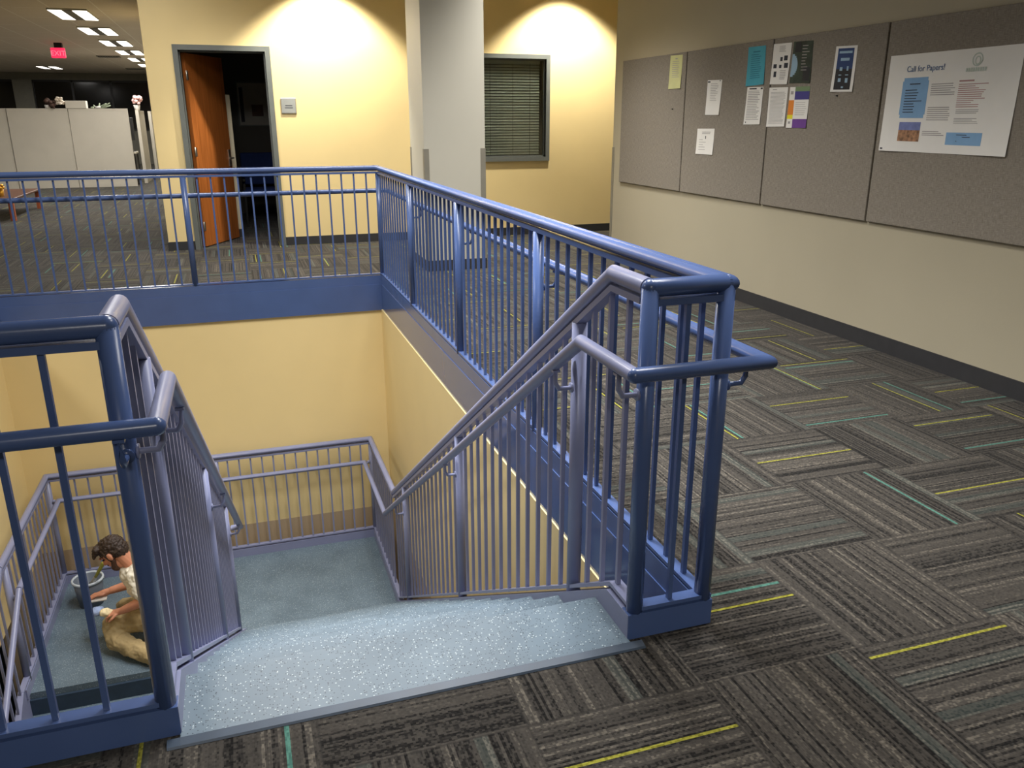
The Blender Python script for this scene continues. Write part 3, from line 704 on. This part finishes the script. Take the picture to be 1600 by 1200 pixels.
marks += tl(2.164, 1.985, 1.648, 1.578, 6, 1) + tl(2.168, 2.0, 1.52, 1.44, 7, 1) + tl(1.965, 1.86, 1.66, 1.648, 1, 6, .1, .7) + tl(1.965, 1.764, 1.64, 1.51, 12, 6, .5) + tl(1.96, 1.80, 1.505, 1.478, 3, 1)
marks += tl(1.965, 1.795, 1.458, 1.425, 4, 1) + tl(2.185, 2.015, 1.386, 1.356, 3, 1) + tl(1.93, 1.83, 1.37, 1.325, 4, 97, .5, .3)
po, PP = sheet('poster', PC, 'large white call for papers poster with blue boxes', 'poster', ['paper', 'ink', 'boxblue', 'photo', 'sky', 'title', 'rust', 'inkdark', 'logo'], marks, curl=.01)
def wall_text(name, txt, y, z, size, mname, parent):
    c = bpy.data.curves.new('t', 'FONT'); c.body = txt; c.size = size; c.extrude = .0003
    t = bpy.data.objects.new('t', c); COL.objects.link(t); bpy.context.view_layer.update()
    me = bpy.data.meshes.new_from_object(t.evaluated_get(bpy.context.evaluated_depsgraph_get()))
    bpy.data.objects.remove(t)
    me.materials.clear(); me.materials.append(M[mname])
    for v in me.vertices: v.co = V((PXF-.0026-.006*0-v.co.z, y-v.co.x, z+v.co.y))
    o = bpy.data.objects.new(name, me); COL.objects.link(o); o.parent = parent; return o
wall_text('title_text', 'Call for Papers!', 2.372, 1.722, .046, 'title', po)
lg = MB()
ring = [(PXF-.0026, 1.865+.032*math.cos(a), 1.763+.032*math.sin(a)) for a in [2*math.pi*k/24 for k in range(25)]]
lg.sweep(ring, [(-.003, 0), (0, -.0004), (.003, 0), (0, .0004)], up=V((1, 0, 0)))
ring = [(PXF-.0026, 1.862+.016*math.cos(a), 1.758+.02*math.sin(a)) for a in [2*math.pi*k/16 for k in range(17)]]
lg.sweep(ring, [(-.003, 0), (0, -.0004), (.003, 0), (0, .0004)], up=V((1, 0, 0)))
for k in range(9): lg.box(PXF-.003, PXF-.0026, 1.932-.0155*k, 1.932-.0155*k-.010, 1.702, 1.722)
lg.build('logo_mark', 'logo').parent = po
for (y, z, lb) in ((2.972, 1.603, 'small dark push pin under the navy poster'), (5.215, 1.542, 'small dark push pin on the farthest notice board')):
    tag(MB().lathe([(0, 0), (.005, 0), (.0035, .006), (.005, .012), (0, .013)], (BX, y, z), 10, axis=V((-1, 0, 0))).build('push_pin', 'black'), lb, 'push pin')

# ------------------------------------------------------------------ open office beyond
def panel(x0, x1, y0, y1, z1, label):
    t = thing('cubicle_panel', label, 'partition', ((x0+x1)/2, (y0+y1)/2, 0), 'fabric cubicle partitions of the open office')
    MB().box(x0+.006, x1-.006, y0+.006, y1-.006, .09, z1-.03).build('fabric_face', 'panelfab', t)
    f = MB().box(x0, x1, y0, y1, z1-.03, z1).box(x0, x1, y0+.004, y1-.004, 0, .09)
    if x1-x0 > y1-y0: f.box(x0, x0+.014, y0, y1, .09, z1-.03).box(x1-.014, x1, y0, y1, .09, z1-.03)
    else: f.box(x0, x1, y0, y0+.014, .09, z1-.03).box(x0, x1, y1-.014, y1, .09, z1-.03)
    f.build('trim_frame', 'panelfab', t)
    MB().box(x0+.02, x1-.02, y0+.002, y1-.002, .004, .03).build('foot_strip', 'paneltrim', t) if False else None
    return t
PYF = 19.1
panel(-5.52, -4.34, PYF, PYF+.07, 1.69, 'pale cubicle partition under the white and brown flowers')
panel(-4.325, -3.13, PYF, PYF+.07, 1.69, 'pale cubicle partition left of the pink flowers, joined to the one under the white flowers')
panel(-6.75, -5.54, PYF, PYF+.07, 1.69, 'pale cubicle partition at the left edge of the picture')
panel(-3.07, -3.0, 20.1, 21.5, 1.66, 'pale cubicle partition edge just right of the dark desk gap')
panel(-2.98, -2.91, 22.3, 23.8, 1.66, 'pale cubicle partition edge second along the aisle')
panel(-2.93, -2.86, 24.7, 26.2, 1.62, 'pale cubicle partition edge farthest along the aisle')
dk = thing('desk', 'dark desk inside the cubicle seen through the gap between partitions', 'desk', (-3.6, 20.2, 0))
MB().box(-4.3, -3.12, 19.5, 20.2, .70, .74).build('worktop', 'panelfab', dk); MB().box(-3.5, -3.14, 19.55, 20.2, 0, .70).build('pedestal', 'black', dk)
tag(MB().rbox(-3.36, -3.12, 19.8, 19.86, 1.0, 1.5, .01).box(-3.26, -3.22, 19.83, 19.87, .74, 1.02).box(-3.34, -3.14, 19.75, 19.95, .74, .755).build('monitor', 'black'), 'black computer monitor in the gap between the partitions', 'monitor')
# things standing on the partitions
ztop = 1.69
def blossom(mb, c, r, n, mi, seed):
    rnd = random.Random(seed)
    for k in range(n):
        d = V((rnd.uniform(-1, 1), rnd.uniform(-1, 1), rnd.uniform(-.7, 1))).normalized()*r*rnd.uniform(.4, 1)
        q = V(c)+d; s = r*rnd.uniform(.28, .42); mb.ellipsoid(q, [(s, 0, 0), (0, s, 0), (0, 0, s*.8)], 8, mi)
M['petalw'] = mat('cream_petals', lin(226, 214, 196), .7); M['petalp'] = mat('pink_petals', lin(230, 186, 180), .7); M['brownleaf'] = mat('brown_dry_leaves', lin(66, 44, 34), .8, var=.4, scale=30)
M['potw'] = mat('white_ceramic', lin(226, 222, 216), .3)
fp = thing('flower_arrangement', 'cream and brown dried flowers on top of the left cubicle partition', 'flowers', (-4.55, PYF+.03, ztop))
p = MB(); blossom(p, (-4.46, PYF+.03, ztop+.13), .11, 14, 0, 1); p.build('blossoms', 'petalw', fp)
p = MB(); blossom(p, (-4.66, PYF+.03, ztop+.12), .13, 16, 0, 2); p.capsule((-4.6, PYF-.035, ztop+.035), .03, (-4.58, PYF-.05, ztop+.01), .02); p.build('dry_leaves', 'brownleaf', fp)
MB().lathe([(0, 0), (.05, 0), (.06, .07), (.05, .07), (0, .02)], (-4.72, PYF+.035, ztop), 14).build('pot', 'potw', fp)
tag(MB().rbox(-4.36, -3.95, PYF-.02, PYF+.25, ztop, ztop+.16, .006).build('storage_box', 'panelfab'), 'pale flat box on top of the partition beside the cream flowers', 'box')
M['leaf'] = mat('grey_green_leaves', lin(140, 150, 126), .6)
p = thing('small_plant', 'small trailing plant on the partition right of the pale box', 'plant', (-3.75, PYF+.03, ztop))
q = MB()
for k in range(9):
    a = k*.7; q.capsule((-3.72+.1*math.cos(a), PYF+.03, ztop+.02), .02, (-3.66+.2*math.cos(a+.3), PYF+.03+.05*math.sin(a), ztop+.06+.05*math.sin(k)), .012, seg=8)
q.build('leaves', 'leaf', p)
MB().lathe([(0, 0), (.06, 0), (.07, .045), (.06, .045), (0, .02)], (-3.72, PYF+.035, ztop), 12).build('pot', 'potw', p)
fp = thing('flower_arrangement', 'pink flowers in a white pot on the partition end near the yellow wall', 'flowers', (-2.95, PYF+1.1, 1.66))
p = MB(); blossom(p, (-3.0, PYF+1.15, 1.66+.23), .12, 22, 0, 3); p.build('blossoms', 'petalp', fp)
MB().lathe([(0, 0), (.055, 0), (.075, .12), (.06, .12), (0, .04)], (-3.03, PYF+1.15, 1.66), 14).build('pot', 'potw', fp)
# ceiling lights, vents, exit sign
M['basket'] = mat('grey_light_basket', lin(120, 120, 116), .6)
def ceiling_light(x0, y0, k, label, w=.5, l=1.2):
    t = thing('ceiling_light', label, 'ceiling light', (x0+w/2, y0+l/2, FARCEIL), 'recessed ceiling lights of the open office')
    z1 = FARCEIL-.002
    MB().box(x0, x0+w, y0, y0+l, z1-.02, z1).box(x0+w*.37, x0+w*.63, y0+.02, y0+l-.02, z1-.027, z1-.02, 1).build('housing', ['pillar', 'basket'], t)
    for a, b in ((.02, .37), (.63, .98)): MB().box(x0+w*a, x0+w*b, y0+.02, y0+l-.02, z1-.026, z1-.02).build('diffuser', 'lens', t)
names = ['nearest', 'second nearest', 'third nearest', 'fourth nearest', 'fifth nearest', 'sixth nearest']
for k, yy in enumerate(FAR_L): ceiling_light(-3.2, yy, k, 'recessed ceiling light, %s of the row beside the yellow wall' % names[k])
ceiling_light(-6.0, 25.6, 9, 'lone recessed ceiling light left of the row, beyond the exit sign')
for i, (x0, y0, lb) in enumerate(((-3.83, 20.9, 'slotted ceiling vent nearer the exit sign'), (-3.75, 26.2, 'slotted ceiling vent farther back near the dark windows'))):
    t = thing('ceiling_vent', lb, 'vent', (x0+.25, y0+.2, FARCEIL))
    MB().box(x0, x0+.5, y0, y0+.4, FARCEIL-.02, FARCEIL-.002).build('frame', 'guard', t)
    s = MB()
    for k in range(8): s.box(x0+.03+.055*k, x0+.065+.055*k, y0+.04, y0+.36, FARCEIL-.024, FARCEIL-.0205)
    s.build('slots', 'black', t)
ex = thing('exit_sign', 'glowing red exit sign hanging from the far ceiling', 'sign', (-4.08, 17.5, FARCEIL))
MB().rbox(-4.21, -3.95, 17.48, 17.54, 2.62, 2.81, .015).build('housing', 'exit', ex)
MB().box(-4.13, -3.99, 17.45, 17.57, 2.81, FARCEIL-.0005).build('mount', 'black', ex)
c = bpy.data.curves.new('t', 'FONT'); c.body = 'EXIT'; c.size = .13; c.align_x = 'CENTER'; c.extrude = .002
t = bpy.data.objects.new('t', c); COL.objects.link(t); bpy.context.view_layer.update()
me = bpy.data.meshes.new_from_object(t.evaluated_get(bpy.context.evaluated_depsgraph_get())); bpy.data.objects.remove(t)
M['exitletter'] = mat('pale_red_letters', lin(250, 60, 84), .5, emit=(1, .16, .22, 1), estr=1.2)
me.materials.clear(); me.materials.append(M['exitletter'])
for v in me.vertices: v.co = V((-4.08+v.co.x, 17.479-v.co.z, 2.665+v.co.y))
o = bpy.data.objects.new('letters', me); COL.objects.link(o); o.parent = ex; o.matrix_parent_inverse = Matrix.Translation(-ex.location)
# side table at the left edge
tb = thing('side_table', 'low wooden side table with orange-brown legs at the left edge beyond the far railing', 'table', (-4.75, 13.35, 0))
M['darkwood'] = make_wood('dark_brown_wood', lin(74, 46, 34), lin(98, 62, 44))
MB().rbox(-5.30, -4.19, 12.36, 14.36, .30, .335, .01).build('tabletop', 'darkwood', tb)
for x in (-5.26, -4.24):
    for y in (12.42, 14.30): MB().box(x-.035, x+.035, y-.035, y+.035, 0, .30).build('leg', 'redwood', tb)
M['gold'] = mat('gold_foil', lin(210, 160, 60), .35, metal=.6, var=.4, scale=60)
q = MB(); blossom(q, (-4.46, 12.8, .47), .09, 18, 0, 9); q.lathe([(0, 0), (.06, 0), (.07, .1), (0, .1)], (-4.46, 12.8, .335), 12)
tag(q.build('table_ornament', 'gold'), 'gold and orange ornament on the side table at the left edge', 'ornament')

# ------------------------------------------------------------------ bucket, brush, cloths
F = ZL
M['bucket'] = mat('grey_plastic_bucket', lin(92, 100, 112), .4)
bk = thing('bucket', 'grey bucket with a pale rim on the landing in front of the kneeling man', 'bucket', (-2.53, 5.10, F))
MB().lathe([(0, .003), (.095, 0), (.118, .235), (.113, .235), (.092, .008), (0, .010)], (-2.53, 5.10, F), 28).build('pail', 'bucket', bk)
M['palerim'] = mat('pale_plastic', lin(190, 200, 210), .35)
MB().lathe([(.113, .225), (.126, .225), (.128, .245), (.113, .248), (.113, .225)], (-2.53, 5.10, F), 28).build('rim', 'palerim', bk)
MB().tube([(-2.53+.125*math.cos(a), 5.10+.125*math.sin(a)*.98-.012*math.sin(a), F+.23-.10*math.sin(a)*1.0) for a in [math.pi*k/12 for k in range(13)]], .003, seg=8).build('bail_handle', 'chrome', bk)
M['lime'] = mat('lime_green_handle', lin(150, 150, 60), .5, var=.25, scale=40)
br = thing('brush', 'yellow-green handled brush leaning out of the grey bucket', 'brush', (-2.52, 5.06, F+.22))
a_, b_ = V((-2.55, 5.07, F+.12)), V((-2.36, 4.955, F+.44))
d_ = (b_-a_)
MB().capsule(a_+d_*.52, .012, b_, .017, seg=10).build('handle', 'lime', br)
MB().capsule(a_+d_*.30, .020, a_+d_*.53, .014, seg=10).build('ferrule', 'chrome', br)
MB().capsule(a_, .022, a_+d_*.32, .022, seg=10).build('bristles', 'inkdark', br)
M['ltrag'] = mat('pale_blue_cloth', lin(150, 168, 206), .9); M['creamrag'] = mat('cream_cloth', lin(240, 224, 180), .9)

# ------------------------------------------------------------------ person
M['skin'] = mat('skin', lin(206, 142, 112), .55, var=.08, scale=18)
M['hair'] = mat('dark_brown_hair', lin(52, 38, 30), .6, var=.4, scale=70, bump=.6, bscale=150)
M['beard'] = mat('short_dark_beard', lin(84, 58, 46), .75, var=.3, scale=90)
M['shirt'] = mat('cream_cotton_shirt', lin(232, 226, 208), .9, var=.04, scale=12, bump=.2, bscale=60)
M['khaki'] = mat('khaki_cotton', lin(170, 150, 108), .9, var=.07, scale=14, bump=.2, bscale=60)
M['shoe'] = mat('black_leather', lin(26, 25, 26), .5)
per = thing('person', 'person kneeling on the stair landing, head bowed, in cream shirt and khaki trousers', 'person', (-1.9, 4.4, F))
def Q(x, y, h): return V((x, y, F+h))
d = V((-.95, .31, 0)); lf = V((-.31, -.95, 0)); UPV = V((0, 0, 1))
pel = Q(-1.80, 4.42, .19); hipL = Q(-1.84, 4.33, .23); hipR = Q(-1.77, 4.52, .17)
kneeL = Q(-2.245, 4.36, .205); shinL = Q(-2.215, 4.27, .105); ankL = Q(-1.95, 4.03, .07); toeL = Q(-1.85, 3.955, .05)
kneeR = Q(-2.20, 4.74, .12); ankR = Q(-1.82, 4.86, .065); toeR = Q(-1.70, 4.9, .045)
chest = Q(-1.97, 4.42, .50); belly = Q(-1.86, 4.42, .32)
shL = Q(-2.00, 4.245, .655); shR = Q(-1.97, 4.60, .64); neck = Q(-2.04, 4.425, .685)
elL = Q(-1.96, 4.14, .50); wrL = Q(-2.14, 4.24, .385); haL = Q(-2.195, 4.27, .36)
elR = Q(-2.04, 4.66, .385); wrR = Q(-2.27, 4.63, .355); haR = Q(-2.35, 4.62, .345)
H = Q(-2.17, 4.42, .80)
fv = (d*.80 + UPV*-.60).normalized(); cv = (d*.60 + UPV*.80).normalized(); sv = lf
def hp_(f, c, s=0): return H + fv*f + cv*c + sv*s
def ell(mb, c, rf, rc, rs, seg=20): mb.ellipsoid(c, [fv*rf, sv*rs, cv*rc], seg)
b = MB()
b.capsule(hipL, .085, kneeL, .058); b.capsule(hipR, .085, kneeR, .058); b.capsule(kneeL, .058, shinL, .056); b.capsule(shinL, .056, ankL, .036); b.capsule(kneeR, .056, ankR, .036)
b.capsule(ankL, .038, toeL, .03); b.capsule(ankR, .038, toeR, .03)
b.capsule(hipL, .10, hipR, .10); b.capsule(pel, .13, belly, .125); b.capsule(belly, .125, chest, .135); b.capsule(chest, .13, neck-V((0, 0, .08)), .10)
b.capsule(shL, .055, shR, .055); b.capsule(neck-V((0, 0, .04)), .06, hp_(-.03, -.05), .056)
for s_, e_, w2 in ((shL, elL, wrL), (shR, elR, wrR)): b.capsule(s_, .055, e_, .044); b.capsule(e_, .044, w2, .030)
ell(b, hp_(-.012, .03), .104, .092, .078); ell(b, hp_(.032, -.045), .068, .085, .060); b.capsule(hp_(.06, -.108), .030, hp_(.03, -.10), .04)
b.capsule(hp_(.098, .012), .010, hp_(.122, -.034), .016); b.capsule(hp_(.104, -.038, .012), .012, hp_(.104, -.038, -.012), .012)
b.capsule(hp_(.090, .022, .045), .012, hp_(.090, .022, -.045), .012)
b.capsule(hp_(.094, -.068, .018), .009, hp_(.094, -.068, -.018), .009)
for sg in (1, -1): b.ellipsoid(hp_(-.005, -.005, sg*.08), [fv*.022, sv*.010, cv*.033], 12); b.ellipsoid(hp_(.075, -.03, sg*.038), [fv*.02, sv*.022, cv*.02], 10)
def hand_(c, w3, side, fdir, pdir, curl):
    fdir = (fdir).normalized(); pdir = (pdir - fdir*pdir.dot(fdir)).normalized(); sd = fdir.cross(pdir).normalized()*side   # sd : towards the thumb
    b.capsule(w3, .026, c-fdir*.02, .028)
    b.ellipsoid(c, [fdir*.050, sd*.042, pdir*.017], 14)
    for k, L in enumerate((.070, .080, .074, .058)):
        r0 = c + fdir*.040 + sd*(.030-.020*k); p1 = r0 + (fdir*math.cos(curl)+pdir*math.sin(curl))*L*.5; p2 = p1 + (fdir*math.cos(curl*2.2)+pdir*math.sin(curl*2.2))*L*.5
        b.capsule(r0, .0095, p1, .0085, seg=8); b.capsule(p1, .0085, p2, .0075, seg=8)
    t0 = c - fdir*.012 + sd*.036; t1 = t0 + (sd*.7+fdir*.7+pdir*.3).normalized()*.036; t2 = t1 + (fdir*.85+pdir*.5+sd*.15).normalized()*.032
    b.capsule(t0, .012, t1, .010, seg=8); b.capsule(t1, .010, t2, .0085, seg=8)
hand_(haL, wrL, 1, V((-.85, .35, -.25)), V((-.2, .25, -1)), .45)
hand_(haR, wrR, -1, V((-.95, -.1, -.05)), V((0, -.1, -1)), .35)
def soften(o, vox, it=4, disp=0, ds=.05):
    r = o.modifiers.new('merge', 'REMESH'); r.mode = 'VOXEL'; r.voxel_size = vox; r.use_smooth_shade = True
    s = o.modifiers.new('smooth', 'SMOOTH'); s.factor = .5; s.iterations = it
    if disp:
        t_ = bpy.data.textures.new('folds', 'CLOUDS'); t_.noise_scale = ds
        q = o.modifiers.new('folds', 'DISPLACE'); q.texture = t_; q.strength = disp; q.mid_level = .5; q.texture_coords = 'LOCAL'
    return o
soften(b.build('body', 'skin', per, fix=False), .0042, 3)
# hair, beard, brows, eyes
h = MB(); ell(h, hp_(-.016, .044), .110, .086, .083); ell(h, hp_(-.048, .0), .074, .075, .078)
for k in range(7): h.capsule(hp_(.05, .095, (k-3)*.02), .03, hp_(.108, .062+.008*(k % 2), (k-3)*.021), .014)
for sg in (1, -1): h.capsule(hp_(.012, .03, sg*.074), .018, hp_(.014, -.03, sg*.072), .010)
soften(h.build('hair', 'hair', per, fix=False), .005, 1, .022, .016)
h = MB(); h.capsule(hp_(.066, -.108, 0), .036, hp_(.05, -.09, 0), .045)
for sg in (1, -1): h.capsule(hp_(.06, -.1, sg*.02), .034, hp_(.01, -.045, sg*.058), .018)
h.capsule(hp_(.1, -.056, .02), .009, hp_(.1, -.056, -.02), .009)
soften(h.build('beard', 'beard', per, fix=False), .005, 2, .004, .02)
for sg in (1, -1):
    MB().capsule(hp_(.097, .022, sg*.018), .007, hp_(.086, .024, sg*.05), .006, seg=8).build('eyebrow', 'hair', per)
    MB().ellipsoid(hp_(.090, -.002, sg*.032), [fv*.009, sv*.013, cv*.007], 10).build('eye', 'inkdark', per)
# shirt
s = MB(); s.capsule(pel+V((0, 0, .06)), .150, belly, .145); s.capsule(belly, .145, chest, .155); s.capsule(chest, .150, neck-V((0, 0, .085)), .118)
s.capsule(shL, .075, shR, .075); s.capsule(neck-V((0, 0, .06)), .078, neck-V((0, 0, .012)), .068)
for s_, e_ in ((shL, elL), (shR, elR)): s.capsule(s_, .076, s_.lerp(e_, .74), .064)
soften(s.build('shirt', 'shirt', per, fix=False), .006, 2, .034, .06)
MB().lathe([(.068, 0), (.074, .005), (.072, .03), (.066, .032), (.066, 0)], neck-V((0, 0, .012)), 20, axis=(hp_(-.03, -.05)-neck)).build('collar', 'shirt', per)
# trousers
s = MB(); s.capsule(hipL, .125, hipR, .125); s.capsule(pel, .145, pel+V((0, 0, .08)), .146)
s.capsule(hipL, .112, kneeL, .084); s.capsule(kneeL, .084, shinL, .078); s.capsule(hipR, .112, kneeR, .080); s.capsule(shinL, .080, ankL, .060); s.capsule(kneeR, .079, ankR, .056)
soften(s.build('trousers', 'khaki', per, fix=False), .006, 2, .034, .07)
for an, to in ((ankL, toeL), (ankR, toeR)):
    s = MB(); dd = (to-an).normalized(); s.capsule(an+V((0, 0, -.01)), .048, to+V((0, 0, -.005)), .038); s.capsule(to, .038, to+dd*.06, .034)
    soften(s.build('shoe', 'shoe', per, fix=False), .006, 2)
# things he holds
fd = V((-.95, -.1, -.05)).normalized()
c = haR + V((-.03, -.01, -.032))
tag(MB().rbox(c.x-.075, c.x+.075, c.y-.045, c.y+.045, c.z-.007, c.z+.007, .005).build('white_pad', 'paper'), 'flat white pad held palm-down in the far hand of the kneeling person', 'pad')
def rag(name, c, mname, label, cat, sx, sy, sz, seed):
    mb = MB(); mb.ellipsoid(c, [V((sx, 0, 0)), V((0, sy, 0)), V((0, 0, sz))], 16)
    rn = random.Random(seed)
    for k in range(6): mb.ellipsoid(V(c)+V((rn.uniform(-sx, sx)*.6, rn.uniform(-sy, sy)*.6, rn.uniform(-sz, sz)*.4)), [V((sx*.5, 0, 0)), V((0, sy*.5, 0)), V((0, 0, sz*.7))], 10)
    o = mb.build(name, mname, fix=False); soften(o, .005, 2, .014, .03); return tag(o, label, cat)
rag('cloth', haL+V((-.075, .03, -.005)), 'creamrag', 'cream cloth bunched in the near hand of the kneeling person', 'cloth', .048, .035, .035, 1)
rag('cloth', haL+V((-.145, .09, -.02)), 'ltrag', 'pale blue cloth hanging beyond the cream cloth in the hand', 'cloth', .042, .04, .035, 2)

# ------------------------------------------------------------------ lamps of the hall ceiling (above the frame)
for i, (x, y) in enumerate(((.12, 7.88), (3.05, 7.88))):
    t = thing('recessed_downlight', ('recessed downlight washing the yellow wall between door and pillar', 'recessed downlight washing the yellow wall right of the window')[i], 'ceiling light', (x, y, CEIL))
    MB().lathe([(.075, -.012), (.095, -.012), (.095, -.001), (.075, -.001), (.075, -.012)], (x, y, CEIL), 20).build('trim_ring', 'pillar', t)
